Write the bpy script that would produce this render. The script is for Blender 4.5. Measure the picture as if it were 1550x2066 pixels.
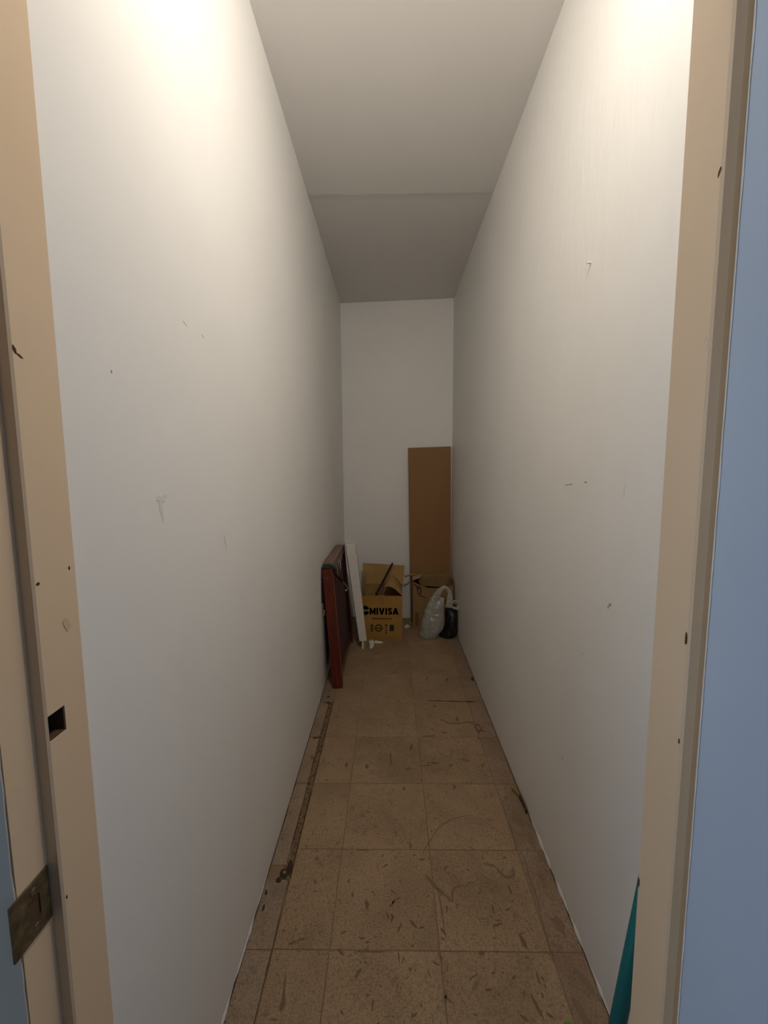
import bpy, bmesh, math, random
from mathutils import Vector, Matrix, noise
random.seed(7)
S = bpy.context.scene
C = S.collection
for o in list(bpy.data.objects): bpy.data.objects.remove(o)

# ------------------------------------------------------------------ camera
F_PX, W_PX = 833.4, 1550.0
cd = bpy.data.cameras.new('camera'); cam = bpy.data.objects.new('camera', cd); C.objects.link(cam)
cd.sensor_fit = 'HORIZONTAL'; cd.sensor_width = 36.0; cd.lens = F_PX / W_PX * 36.0
cd.clip_start = 0.02
PITCH, YAW, ROLL = 0.1030, -0.0157, -0.0066
sy, cy, sp, cp = math.sin(YAW), math.cos(YAW), math.sin(PITCH), math.cos(PITCH)
fw = Vector((sy*cp, cy*cp, -sp)); r0 = Vector((cy, -sy, 0)); u0 = r0.cross(fw)
rt = math.cos(ROLL)*r0 + math.sin(ROLL)*u0; up = -math.sin(ROLL)*r0 + math.cos(ROLL)*u0
m = Matrix((rt, up, -fw)).transposed().to_4x4(); m.translation = (0, 0, 1.3)
cam.matrix_world = m
S.camera = cam

# ------------------------------------------------------------------ daylight, exposure
w = bpy.data.worlds.new('world'); S.world = w; w.use_nodes = True
bg = w.node_tree.nodes['Background']
bg.inputs[0].default_value = (0.58, 0.75, 1.0, 1); bg.inputs[1].default_value = 0.80
S.view_settings.view_transform = 'Standard'; S.view_settings.look = 'None'
S.view_settings.gamma = 1.0; S.view_settings.use_curve_mapping = False
S.view_settings.exposure = 0.74
LAMP_POS, LAMP_AXIS = (0.20, 0.590, 2.53), (-0.38, 0.60, -0.62)
LAMP_COLOUR, LAMP_STRENGTH = (1.0, 0.91, 0.81), 520

# ------------------------------------------------------------------ material helpers
def mat(name, col=(0.8, 0.8, 0.8), rough=0.5, metal=0.0, spec=0.5):
    M = bpy.data.materials.new(name); M.use_nodes = True
    b = M.node_tree.nodes['Principled BSDF']
    b.inputs['Base Color'].default_value = (*col, 1); b.inputs['Roughness'].default_value = rough
    b.inputs['Metallic'].default_value = metal; b.inputs['Specular IOR Level'].default_value = spec
    return M
class N:                                     # small node-graph writer
    def __init__(s, M): s.t = M.node_tree; s.b = s.t.nodes['Principled BSDF']
    def n(s, typ, **kw):
        x = s.t.nodes.new(typ)
        for k, v in kw.items(): setattr(x, k, v)
        return x
    def l(s, a, b): s.t.links.new(a, b)
    def coord(s, scale=(1, 1, 1), rand=False, out='Object'):
        tc = s.n('ShaderNodeTexCoord'); mp = s.n('ShaderNodeMapping'); mp.inputs['Scale'].default_value = scale
        s.l(tc.outputs[out], mp.inputs['Vector'])
        if rand:
            oi = s.n('ShaderNodeObjectInfo'); ml = s.n('ShaderNodeMath', operation='MULTIPLY'); ml.inputs[1].default_value = 37.0
            s.l(oi.outputs['Random'], ml.inputs[0]); s.l(ml.outputs[0], mp.inputs['Location'])
        return mp.outputs[0]
    def noise(s, vec, scale, detail=3.0, rough=0.55, dist=0.0):
        x = s.n('ShaderNodeTexNoise'); x.inputs['Scale'].default_value = scale; x.inputs['Detail'].default_value = detail
        x.inputs['Roughness'].default_value = rough; x.inputs['Distortion'].default_value = dist
        s.l(vec, x.inputs['Vector']); return x.outputs['Fac']
    def ramp(s, fac, stops):
        x = s.n('ShaderNodeValToRGB'); cr = x.color_ramp
        while len(cr.elements) < len(stops): cr.elements.new(0.5)
        for e, (p, c) in zip(cr.elements, stops):
            e.position = p; e.color = (*c, 1) if isinstance(c, tuple) else (c, c, c, 1)
        s.l(fac, x.inputs['Fac']); return x.outputs['Color']
    def mix(s, fac, a, b, blend='MIX'):
        x = s.n('ShaderNodeMix', data_type='RGBA', blend_type=blend)
        for sock, v in ((x.inputs[0], fac), (x.inputs[6], a), (x.inputs[7], b)):
            if hasattr(v, 'is_linked'): s.l(v, sock)
            elif isinstance(v, tuple): sock.default_value = (*v, 1)
            else: sock.default_value = v
        return x.outputs[2]
    def bump(s, h, strength, dist, prev=None):
        x = s.n('ShaderNodeBump'); x.inputs['Strength'].default_value = strength; x.inputs['Distance'].default_value = dist
        s.l(h, x.inputs['Height'])
        if prev: s.l(prev, x.inputs['Normal'])
        return x.outputs[0]
    def out(s, col=None, nrm=None, rough=None):
        if col is not None: s.l(col, s.b.inputs['Base Color'])
        if nrm is not None: s.l(nrm, s.b.inputs['Normal'])
        if rough is not None: s.l(rough, s.b.inputs['Roughness'])

def plaster(name, col, strokes=(1, 1, 1), stroke_strength=0.25):
    M = mat(name, col, 0.5, spec=0.35); g = N(M); v = g.coord()
    big = g.noise(v, 2.2, 4)
    c = g.mix(g.ramp(big, [(0.35, 0.0), (0.7, 1.0)]), tuple(x*0.97 for x in col), tuple(min(1, x*1.01) for x in col))
    st = g.noise(g.coord(strokes), 9, 4)
    nb = g.bump(st, stroke_strength, 0.004)
    nb = g.bump(g.noise(v, 220, 2), 0.10, 0.0012, nb)
    g.out(c, nb); return M
M_wall_l = plaster('white wall paint', (0.90, 0.89, 0.86), (1, 1, 1), 0.16)
M_wall_r = plaster('white brushed wall paint', (0.90, 0.89, 0.86), (3, 3, 0.9), 0.33)
M_ceil = plaster('white ceiling paint', (0.815, 0.795, 0.765), (1, 1, 1), 0.12)
M_ceil2 = plaster('white ceiling skim coat', (0.86, 0.84, 0.81), (1, 1, 1), 0.12)

def tile_material(name, ca, cb, cd):
    M = mat(name, ca, 0.42, spec=0.35); g = N(M); v = g.coord(rand=True)
    c = g.mix(g.ramp(g.noise(v, 7, 5, 0.6), [(0.3, 0.0), (0.7, 1.0)]), ca, cb)
    c = g.mix(0.8, c, g.ramp(g.noise(v, 3.2, 5, 0.65, 0.8), [(0.28, 0.70), (0.5, 1.0), (0.72, 1.12)]), 'MULTIPLY')
    fine = g.ramp(g.noise(v, 190, 3, 0.75), [(0.3, 0.55), (0.52, 1.0), (0.8, 1.25)])
    c = g.mix(1.0, c, fine, 'MULTIPLY')
    mid = g.ramp(g.noise(v, 38, 4, 0.65, 0.6), [(0.30, 0.62), (0.42, 1.0)])
    c = g.mix(0.75, c, mid, 'MULTIPLY')
    # elongated pits of the stone
    def pits(scale, vec_scale, thr, keep, amount, c):
        vo = g.n('ShaderNodeTexVoronoi'); vo.inputs['Scale'].default_value = scale
        w1 = g.n('ShaderNodeTexNoise'); w1.inputs['Scale'].default_value = 14
        vv = g.coord(vec_scale, rand=True); g.l(vv, w1.inputs['Vector'])
        add = g.n('ShaderNodeVectorMath', operation='MULTIPLY_ADD'); g.l(w1.outputs['Color'], add.inputs[0])
        add.inputs[1].default_value = (0.09, 0.09, 0.0); g.l(vv, add.inputs[2]); g.l(add.outputs[0], vo.inputs['Vector'])
        a = g.ramp(vo.outputs['Distance'], [(thr*0.55, 1.0), (thr, 0.0)])
        sep = g.n('ShaderNodeSeparateColor'); g.l(vo.outputs['Color'], sep.inputs[0])
        k = g.ramp(sep.outputs[0], [(keep, 0.0), (keep+0.02, 1.0)])
        mm = g.mix(1.0, a, k, 'MULTIPLY')
        m2 = g.mix(1.0, mm, (amount,)*3, 'MULTIPLY')
        return g.mix(m2, c, cd)
    c = pits(24, (1, 0.45, 0), 0.17, 0.66, 0.75, c)
    c = pits(34, (0.5, 1, 0), 0.15, 0.70, 0.7, c)
    c = pits(95, (1, 0.8, 0), 0.26, 0.55, 0.55, c)
    nb = g.bump(g.noise(v, 120, 3), 0.15, 0.001)
    rr = g.ramp(g.noise(v, 11, 4), [(0.3, 0.36), (0.7, 0.6)])
    g.out(c, nb, rr); return M
M_tile = tile_material('worn beige stone tile', (0.315, 0.207, 0.12), (0.375, 0.258, 0.155), (0.12, 0.066, 0.033))
M_tile_edge = tile_material('stained edge tile', (0.265, 0.175, 0.11), (0.345, 0.245, 0.165), (0.12, 0.072, 0.042))
M_mortar = tile_material('grey brown mortar', (0.29, 0.205, 0.135), (0.345, 0.255, 0.18), (0.11, 0.07, 0.045))
M_grout = mat('brown grout', (0.25, 0.165, 0.092), 0.9)
M_earth = mat('dark earth', (0.07, 0.042, 0.02), 0.95)
g = N(M_earth); v = g.coord()
g.out(g.ramp(g.noise(v, 60, 4), [(0.30, (0.07, 0.042, 0.022)), (0.45, (0.17, 0.10, 0.052)), (0.7, (0.26, 0.17, 0.10))]), g.bump(g.noise(v, 150, 3), 0.6, 0.004))
M_seam = mat('dark gap seam', (0.045, 0.026, 0.013), 0.95)
M_dirt = mat('brown dirt', (0.185, 0.112, 0.06), 0.9)
M_soot = mat('grey scuff dirt', (0.205, 0.138, 0.086), 0.9)
M_stain = mat('dull brown stain', (0.225, 0.15, 0.098), 0.9)

def gloss_paint(name, col, col2):
    M = mat(name, col, 0.38, spec=0.5); g = N(M); v = g.coord()
    c = g.mix(g.ramp(g.noise(v, 3.5, 4), [(0.3, 0.0), (0.7, 1.0)]), col, col2)
    nb = g.bump(g.noise(g.coord((1, 1, 0.25)), 60, 3), 0.12, 0.002)
    g.out(c, nb); return M
M_frame = gloss_paint('cream gloss frame paint', (0.80, 0.605, 0.40), (0.83, 0.645, 0.445))
M_door = gloss_paint('pale grey door paint', (0.47, 0.575, 0.72), (0.51, 0.615, 0.76))
M_hall = plaster('pale hall wall paint', (0.60, 0.57, 0.50))
M_hallback = plaster('dark unseen hall wall', (0.30, 0.27, 0.235))  # unseen wall, coloured dark to cut bounce onto the door frame
M_rawwood = mat('raw dark wood', (0.10, 0.05, 0.025), 0.8)
M_brass = mat('tarnished brass', (0.17, 0.125, 0.07), 0.5, 0.65)
g = N(M_brass); v = g.coord()
g.out(g.ramp(g.noise(v, 70, 4), [(0.3, (0.09, 0.06, 0.035)), (0.6, (0.22, 0.165, 0.09)), (0.8, (0.33, 0.26, 0.15))]))
M_brass2 = mat('dull yellow brass', (0.34, 0.23, 0.085), 0.42, 0.35)
M_rust = mat('rusty brown steel', (0.09, 0.04, 0.018), 0.6, 0.5)
M_steel = mat('grey steel', (0.45, 0.44, 0.42), 0.3, 1.0)
M_black = mat('black matt', (0.008, 0.008, 0.009), 0.6)

def cardboard(name, col):
    M = mat(name, col, 0.75, spec=0.2); g = N(M); v = g.coord()
    c = g.mix(g.ramp(g.noise(v, 8, 4), [(0.3, 0.0), (0.7, 1.0)]), tuple(x*0.86 for x in col), tuple(x*1.1 for x in col))
    fib = g.ramp(g.noise(g.coord((1, 1, 0.12)), 260, 2), [(0.3, 0.93), (0.7, 1.05)])
    g.out(g.mix(1.0, c, fib, 'MULTIPLY'), g.bump(g.noise(v, 22, 3), 0.15, 0.004)); return M
M_card1 = cardboard('ochre cardboard', (0.42, 0.235, 0.06))
M_card1b = cardboard('brown cardboard inside', (0.40, 0.245, 0.09))
M_card2 = cardboard('dull brown cardboard', (0.31, 0.19, 0.085))
M_panel = mat('brown hardboard', (0.30, 0.155, 0.062), 0.6, spec=0.3)
g = N(M_panel); v = g.coord()
g.out(g.mix(g.ramp(g.noise(v, 300, 3), [(0.3, 0.0), (0.7, 1.0)]), (0.265, 0.135, 0.054), (0.325, 0.172, 0.07)))
M_ink = mat('dark blue print ink', (0.012, 0.016, 0.03), 0.7)
M_inkbrown = mat('dark brown print ink', (0.075, 0.032, 0.012), 0.7)
M_inkred = mat('faint red print ink', (0.20, 0.075, 0.025), 0.7)
M_tape = mat('brown parcel tape', (0.36, 0.20, 0.07), 0.25)
M_redwood = mat('red varnished wood', (0.20, 0.028, 0.010), 0.3)
g = N(M_redwood); v = g.coord((6, 6, 0.6))
g.out(g.ramp(g.noise(v, 9, 4, 0.6, 0.8), [(0.3, (0.075, 0.009, 0.004)), (0.7, (0.15, 0.021, 0.007))]))
M_litwood = mat('dusty top-lit brown wood', (0.20, 0.115, 0.075), 0.6)  # lighter than the posts: light from above put into the colour, plus dust
g = N(M_litwood); v = g.coord((6, 0.6, 6))
g.out(g.ramp(g.noise(v, 9, 4, 0.6, 0.8), [(0.3, (0.15, 0.075, 0.045)), (0.7, (0.27, 0.18, 0.125))]))
M_maroon = mat('maroon patterned cloth', (0.05, 0.008, 0.012), 0.65)
g = N(M_maroon); v = g.coord()
vo = g.n('ShaderNodeTexVoronoi'); vo.inputs['Scale'].default_value = 13; g.l(v, vo.inputs['Vector'])
fl = g.mix(1.0, g.ramp(vo.outputs['Distance'], [(0.18, 1.0), (0.30, 0.0)]), g.ramp(g.noise(v, 70, 3), [(0.45, 0.0), (0.6, 1.0)]), 'MULTIPLY')
g.out(g.mix(fl, (0.045, 0.007, 0.010), (0.15, 0.065, 0.10)), g.bump(g.noise(v, 300, 2), 0.3, 0.001))
M_white = mat('white foam board', (0.78, 0.76, 0.71), 0.75)
g = N(M_white); v = g.coord()
g.out(g.mix(g.ramp(g.noise(v, 35, 4), [(0.3, 0.0), (0.7, 1.0)]), (0.72, 0.69, 0.63), (0.82, 0.80, 0.75)), g.bump(g.noise(v, 180, 2), 0.3, 0.001))
M_paper = mat('white paper', (0.80, 0.77, 0.71), 0.8)
M_pine = mat('yellow pine', (0.42, 0.27, 0.10), 0.55)
M_green = mat('dark green cord', (0.012, 0.05, 0.026), 0.7)
M_teal = mat('teal plastic', (0.0, 0.135, 0.150), 0.5)
M_lime = mat('lime green bristle', (0.13, 0.30, 0.03), 0.6)
M_bagblack = mat('black plastic film', (0.010, 0.011, 0.014), 0.28)
g = N(M_bagblack); v = g.coord()
g.out(None, g.bump(g.noise(v, 26, 4, 0.6, 1.2), 0.8, 0.012))
# thin translucent bag film
M_bag = bpy.data.materials.new('white translucent film'); M_bag.use_nodes = True
t = M_bag.node_tree; t.nodes.clear(); o_ = t.nodes.new('ShaderNodeOutputMaterial')
d_ = t.nodes.new('ShaderNodeBsdfDiffuse'); d_.inputs[0].default_value = (0.74, 0.75, 0.69, 1)
tl = t.nodes.new('ShaderNodeBsdfTranslucent'); tl.inputs[0].default_value = (0.70, 0.72, 0.66, 1)
tp = t.nodes.new('ShaderNodeBsdfTransparent'); gl = t.nodes.new('ShaderNodeBsdfGlossy'); gl.inputs[1].default_value = 0.25
a1 = t.nodes.new('ShaderNodeMixShader'); a2 = t.nodes.new('ShaderNodeMixShader'); a3 = t.nodes.new('ShaderNodeMixShader')
a1.inputs[0].default_value = 0.45; a2.inputs[0].default_value = 0.30; a3.inputs[0].default_value = 0.10
tc = t.nodes.new('ShaderNodeTexCoord'); nz = t.nodes.new('ShaderNodeTexNoise'); nz.inputs['Scale'].default_value = 24; nz.inputs['Distortion'].default_value = 1.4
bp = t.nodes.new('ShaderNodeBump'); bp.inputs['Strength'].default_value = 0.9; bp.inputs['Distance'].default_value = 0.012
t.links.new(tc.outputs['Object'], nz.inputs['Vector']); t.links.new(nz.outputs['Fac'], bp.inputs['Height'])
for x in (d_, tl, gl): t.links.new(bp.outputs[0], x.inputs['Normal'])
t.links.new(d_.outputs[0], a1.inputs[1]); t.links.new(tl.outputs[0], a1.inputs[2])
t.links.new(a1.outputs[0], a2.inputs[1]); t.links.new(tp.outputs[0], a2.inputs[2])
t.links.new(a2.outputs[0], a3.inputs[1]); t.links.new(gl.outputs[0], a3.inputs[2]); t.links.new(a3.outputs[0], o_.inputs[0])
M_bulb = bpy.data.materials.new('lit bulb glass'); M_bulb.use_nodes = True
b_ = M_bulb.node_tree.nodes['Principled BSDF']
b_.inputs['Emission Color'].default_value = (*LAMP_COLOUR, 1); b_.inputs['Emission Strength'].default_value = LAMP_STRENGTH
M_lampbase = mat('white lampholder plastic', (0.75, 0.74, 0.70), 0.4)

# ------------------------------------------------------------------ mesh helpers
def build(name, bm, material, parent=None, smooth=False, loc=None, rot=None):
    bmesh.ops.recalc_face_normals(bm, faces=bm.faces)
    me = bpy.data.meshes.new(name); bm.to_mesh(me); bm.free()
    for x in (material if isinstance(material, (list, tuple)) else [material]): me.materials.append(x)
    if smooth:
        for p in me.polygons: p.use_smooth = True
    o = bpy.data.objects.new(name, me); C.objects.link(o)
    if parent: o.parent = parent
    if loc: o.location = loc
    if rot: o.rotation_euler = rot
    return o
def thing(name, label, cat, loc=(0, 0, 0), rot=(0, 0, 0), group=None):
    o = bpy.data.objects.new(name, None); C.objects.link(o); o.empty_display_size = 0.05
    o.location = loc; o.rotation_euler = rot
    return tag(o, label, cat, group)
def tag(o, label, cat, group=None):
    o['label'] = label; o['category'] = cat
    if group: o['group'] = group
    return o
def struct(o, label=None):
    o['kind'] = 'structure'
    if label: o['label'] = label
    return o
def bevel(bm, w, seg=1):
    if w: bmesh.ops.bevel(bm, geom=list(bm.edges), offset=w, segments=seg, affect='EDGES', profile=0.6)
def box(x0, x1, y0, y1, z0, z1, bv=0.0, seg=1, bm=None):
    nb = bmesh.new()
    bmesh.ops.create_cube(nb, size=1.0)
    for v in nb.verts: v.co = Vector(((x0+x1)/2+v.co.x*(x1-x0), (y0+y1)/2+v.co.y*(y1-y0), (z0+z1)/2+v.co.z*(z1-z0)))
    bevel(nb, bv, seg)
    return merge(bm, nb)
def merge(bm, nb, mtx=None):
    if mtx is not None: bmesh.ops.transform(nb, matrix=mtx, verts=nb.verts)
    if bm is None: return nb
    me = bpy.data.meshes.new('tmp'); nb.to_mesh(me); nb.free(); bm.from_mesh(me); bpy.data.meshes.remove(me)
    return bm
def prism(pts, z0, z1, bm=None, bv=0.0):                    # polygon in XY swept in Z
    nb = bmesh.new(); vs = [nb.verts.new((x, y, z0)) for x, y in pts]; f = nb.faces.new(vs)
    r = bmesh.ops.extrude_face_region(nb, geom=[f])
    bmesh.ops.translate(nb, vec=(0, 0, z1-z0), verts=[e for e in r['geom'] if isinstance(e, bmesh.types.BMVert)])
    if bv: bevel(nb, bv)
    return merge(bm, nb)
def plate(corners, thick, bm=None):                          # planar polygon given thickness along its normal
    nb = bmesh.new(); vs = [nb.verts.new(c) for c in corners]; f = nb.faces.new(vs); f.normal_update(); n = f.normal.copy()
    r = bmesh.ops.extrude_face_region(nb, geom=[f])
    bmesh.ops.translate(nb, vec=n*thick, verts=[e for e in r['geom'] if isinstance(e, bmesh.types.BMVert)])
    return merge(bm, nb)
def smooth_path(pts, n):
    P = [Vector(p) for p in pts]; out = []
    Q = [P[0]*2-P[1]] + P + [P[-1]*2-P[-2]]
    for i in range(1, len(Q)-2):
        for k in range(n):
            s = k/n; a, b, c, d = Q[i-1:i+3]
            out.append(0.5*((2*b)+(c-a)*s+(2*a-5*b+4*c-d)*s*s+(3*b-a-3*c+d)*s**3))
    out.append(P[-1]); return out
def tube(pts, r, sides=8, n=5, bm=None, closed=False):
    P = smooth_path(pts, n) if n > 1 else [Vector(p) for p in pts]
    if closed: P = P[:-1] if (P[0]-P[-1]).length < 1e-6 else P
    nb = bmesh.new(); rings = []; ref = Vector((0.13, 0.31, 0.94))
    for i, p in enumerate(P):
        if closed: d = P[(i+1) % len(P)]-P[i-1]
        else: d = P[min(i+1, len(P)-1)]-P[max(i-1, 0)]
        d.normalize(); a = d.cross(ref).normalized(); b = d.cross(a)
        rr = r(i/(len(P)-1)) if callable(r) else r
        rings.append([nb.verts.new(p+rr*(math.cos(t)*a+math.sin(t)*b)) for t in [2*math.pi*k/sides for k in range(sides)]])
    L = len(rings)
    for i in range(L if closed else L-1):
        A, B = rings[i], rings[(i+1) % L]
        for k in range(sides): nb.faces.new((A[k], A[(k+1) % sides], B[(k+1) % sides], B[k]))
    if not closed: nb.faces.new(rings[0]); nb.faces.new(rings[-1][::-1])
    return merge(bm, nb)
def ribbon(pts, width, wdir, thick, n=5, bm=None):          # flat strap swept on a path; width(t) along wdir
    P = smooth_path(pts, n); nb = bmesh.new(); rings = []; wd = Vector(wdir).normalized()
    for i, p in enumerate(P):
        t = i/(len(P)-1); d = (P[min(i+1, len(P)-1)]-P[max(i-1, 0)]).normalized(); nn = d.cross(wd).normalized()
        w_ = width(t) if callable(width) else width
        rings.append([nb.verts.new(p+wd*(a*w_/2)+nn*(b*thick/2)) for a, b in ((-1, -1), (1, -1), (1, 1), (-1, 1))])
    for A, B in zip(rings, rings[1:]):
        for k in range(4): nb.faces.new((A[k], A[(k+1) % 4], B[(k+1) % 4], B[k]))
    nb.faces.new(rings[0]); nb.faces.new(rings[-1][::-1])
    return merge(bm, nb)
def loft(levels, sides=28, wr=0.0, seed=0.0, fq=14.0):       # levels: (cx, cy, z, rx, ry)
    nb = bmesh.new(); rings = []
    for cx, cy_, z, rx, ry in levels:
        ring = []
        for k in range(sides):
            a = 2*math.pi*k/sides; p = Vector((cx+rx*math.cos(a), cy_+ry*math.sin(a), z))
            if wr:
                q = Vector((p.x*fq+seed, p.y*fq, p.z*fq*0.45))
                d = noise.noise(q)+0.5*noise.noise(q*2.3); p += Vector((math.cos(a), math.sin(a), 0))*d*wr
                p.z = max(p.z, 0.0005)
            ring.append(nb.verts.new(p))
        rings.append(ring)
    for A, B in zip(rings, rings[1:]):
        for k in range(sides): nb.faces.new((A[k], A[(k+1) % sides], B[(k+1) % sides], B[k]))
    nb.faces.new(rings[0]); nb.faces.new(rings[-1][::-1])
    return nb
def blob(x, y, rx, ry, ang, z, k=9, jag=0.35):
    return [(x+math.cos(ang)*px-math.sin(ang)*py, y+math.sin(ang)*px+math.cos(ang)*py, z) for px, py in
            [(rx*math.cos(t)*(1-jag*random.random()), ry*math.sin(t)*(1-jag*random.random())) for t in [2*math.pi*i/k for i in range(k)]]]
def flats(polys, h=0.0004, bm=None):
    bm = bm or bmesh.new()
    for p in polys: bm = plate(p[::-1] if False else p, h, bm)
    return bm

# ------------------------------------------------------------------ room shell
XL, XR, HC = -0.4034, 0.5171, 2.6605
BYL, BYR = 3.556, 3.482                                     # back wall is slightly out of square
floor = struct(build('floor', box(-1.5, 1.5, -2.5, 3.75, -0.12, -0.002), M_grout))
struct(build('ceiling', box(-1.5, 1.5, -2.5, 3.75, HC+0.004, HC+0.12), M_ceil))
ceiling = bpy.data.objects['ceiling']
edge = [(XR, 2.20)]
for i in range(1, 40):
    x = XR+(XL-XR)*i/40; edge.append((x, 2.205+0.012*noise.noise(Vector((x*9, 3, 0)))+0.006*noise.noise(Vector((x*40, 1, 0)))))
edge.append((XL, 2.20))
build('skim_coat', prism([(XL, 0.49), (XR, 0.51)]+edge, HC, HC+0.0039), M_ceil2, ceiling)

def wall_grid(name, material, p0, p1, z0, z1, thick_dir, thick, base_jag=0.0, seed=0, nx=60):
    nb = bmesh.new(); p0 = Vector(p0); p1 = Vector(p1); td = Vector(thick_dir)*thick
    fr, bk = [], []
    for i in range(nx+1):
        p = p0+(p1-p0)*(i/nx)
        zb = z0+base_jag*max(0.0, noise.noise(Vector((i*0.35, seed, 0)))+0.15)
        fr.append([nb.verts.new((p.x, p.y, zb)), nb.verts.new((p.x, p.y, z1))])
        bk.append([nb.verts.new((p.x+td.x, p.y+td.y, zb)), nb.verts.new((p.x+td.x, p.y+td.y, z1))])
    for i in range(nx):
        nb.faces.new((fr[i][0], fr[i+1][0], fr[i+1][1], fr[i][1])); nb.faces.new((bk[i][0], bk[i][1], bk[i+1][1], bk[i+1][0]))
        nb.faces.new((fr[i][1], fr[i+1][1], bk[i+1][1], bk[i][1])); nb.faces.new((fr[i][0], bk[i][0], bk[i+1][0], fr[i+1][0]))
    nb.faces.new((fr[0][0], fr[0][1], bk[0][1], bk[0][0])); nb.faces.new((fr[-1][0], bk[-1][0], bk[-1][1], fr[-1][1]))
    return struct(build(name, nb, material))
ZT = HC+0.003
wl = wall_grid('wall_left', M_wall_l, (XL, 0.49), (XL, BYL+0.02), -0.001, ZT, (-1, 0, 0), 0.12, 0.006, 3)
wr = wall_grid('wall_right', M_wall_r, (XR, 0.51), (XR, BYR+0.02), -0.001, ZT, (1, 0, 0), 0.12, 0.004, 8)
wb = wall_grid('wall_back', M_wall_l, (XL-0.12, BYL+0.0096), (XR+0.12, BYR-0.0096), -0.001, ZT, (0, 1, 0), 0.12, 0.004, 5, 20)
# front wall, split round the doorway; the frame stands in it
HEAD = 2.06
f1 = prism([(-1.5, 0.361), (-0.455, 0.389), (-0.455, 0.484), (-1.5, 0.455)], -0.002, ZT)
f1 = prism([(0.405, 0.404), (1.5, 0.44), (1.5, 0.552), (0.405, 0.514)], -0.002, ZT, f1)
f1 = prism([(-0.455, 0.373), (0.405, 0.404), (0.405, 0.514), (-0.455, 0.484)], HEAD+0.05, ZT, f1)
wf = struct(build('wall_front', f1, M_wall_l))
pe = bmesh.new(); A = []
for i in range(111):
    z = 0.002+2.6*i/110; e = -0.4012-0.0022*noise.noise(Vector((2, 7, z*22)))-0.001*noise.noise(Vector((2, 1, z*80)))
    A.append([pe.verts.new((-1.39, 0.3605, z)), pe.verts.new((-1.39, 0.358, z)), pe.verts.new((e, 0.3872, z)), pe.verts.new((e, 0.3890, z))])
for a, b in zip(A, A[1:]):
    for j in range(4): pe.faces.new((a[j], a[(j+1) % 4], b[(j+1) % 4], b[j]))
pe.faces.new(A[0]); pe.faces.new(A[-1][::-1])
build('plaster', pe, M_hall, wf)['label'] = 'grey blue hall paint on the wall'
struct(build('wall_hall', merge(merge(box(-1.5, 1.5, -1.65, -1.55, -0.002, ZT), box(-1.5, -1.4, -1.549, -0.55, -0.002, ZT)), box(1.35, 1.5, -1.549, 0.43, -0.002, ZT)), M_hallback))  # unseen hall walls, shaped to let daylight in from the left only

# floor tiles, each its own piece
T, X0, Y0 = 0.3, 0.1281, 0.9937
def tile(x0, x1, y0, y1, material, name='tile', jag=0.0):
    gp = 0.0013
    cx, cy_ = (x0+x1)/2, (y0+y1)/2
    o = build(name, box(x0+gp-cx, x1-gp-cx, y0+gp-cy_, y1-gp-cy_, -0.0022, 0, 0.0009), material, floor)
    o.location = (cx, cy_, random.uniform(-0.0006, 0.0))
    return o
rows = [(Y0+T*k, Y0+T*(k+1)) for k in range(-2, 9)]
for (ya, yb) in rows:
    yb = min(yb, 3.49)
    for xa, xb, mt in ((-0.3265, X0-T, M_tile), (X0-T, X0, M_tile), (X0, X0+T, M_tile), (X0+T, XR-0.002, M_tile_edge)):
        if ya < 0.45: xb = min(xb, 0.334)
        if xb > xa: tile(xa, xb, ya, yb, mt)
for k in range(-5, -2):                                     # the hall, same tiles
    for j in range(-3, 3): tile(X0+T*j, X0+T*(j+1), Y0+T*k, Y0+T*(k+1), M_tile)
# strip of mortar along the left wall, in broken lengths
def strip_piece(ya, yb, rx0, rx1, seed):
    n = max(4, int((yb-ya)/0.02)); pts = [(XL+0.003, ya), ]
    right = []
    for i in range(n+1):
        y = ya+(yb-ya)*i/n
        right.append((rx0+(rx1-rx0)*i/n+0.005*noise.noise(Vector((y*30, seed, 0)))+0.003*noise.noise(Vector((y*90, seed, 2))), y))
    pts = [(XL+0.003, ya)]+right+[(XL+0.003, yb)]
    return build('mortar_strip', prism(pts, -0.0022, -0.0004), M_mortar, floor)
for a in ((0.42, 0.70, -0.329, -0.329, 1), (0.703, 0.99, -0.329, -0.330, 2), (0.993, 1.185, -0.330, -0.335, 3), (1.235, 1.59, -0.347, -0.350, 4),
          (1.594, 1.885, -0.350, -0.352, 5), (1.90, 2.19, -0.352, -0.350, 6), (2.195, 2.6, -0.330, -0.329, 7), (2.604, 3.1, -0.329, -0.329, 8), (3.103, 3.5, -0.329, -0.329, 9)):
    strip_piece(*a)
# open channel of earth between strip and tiles
eb = bmesh.new(); n = 120
vs = []
for i in range(n+1):
    y = 1.18+1.02*i/n; row = []
    for j in range(5):
        x = -0.358+0.034*j/4; z = -0.0016+0.0016*noise.noise(Vector((x*220, y*60, 4)))
        row.append(eb.verts.new((x, y, z)))
    vs.append(row)
for A, B in zip(vs, vs[1:]):
    for j in range(4): eb.faces.new((A[j], A[j+1], B[j+1], B[j]))
build('earth_channel', eb, M_earth, floor)['kind'] = 'stuff'
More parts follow.
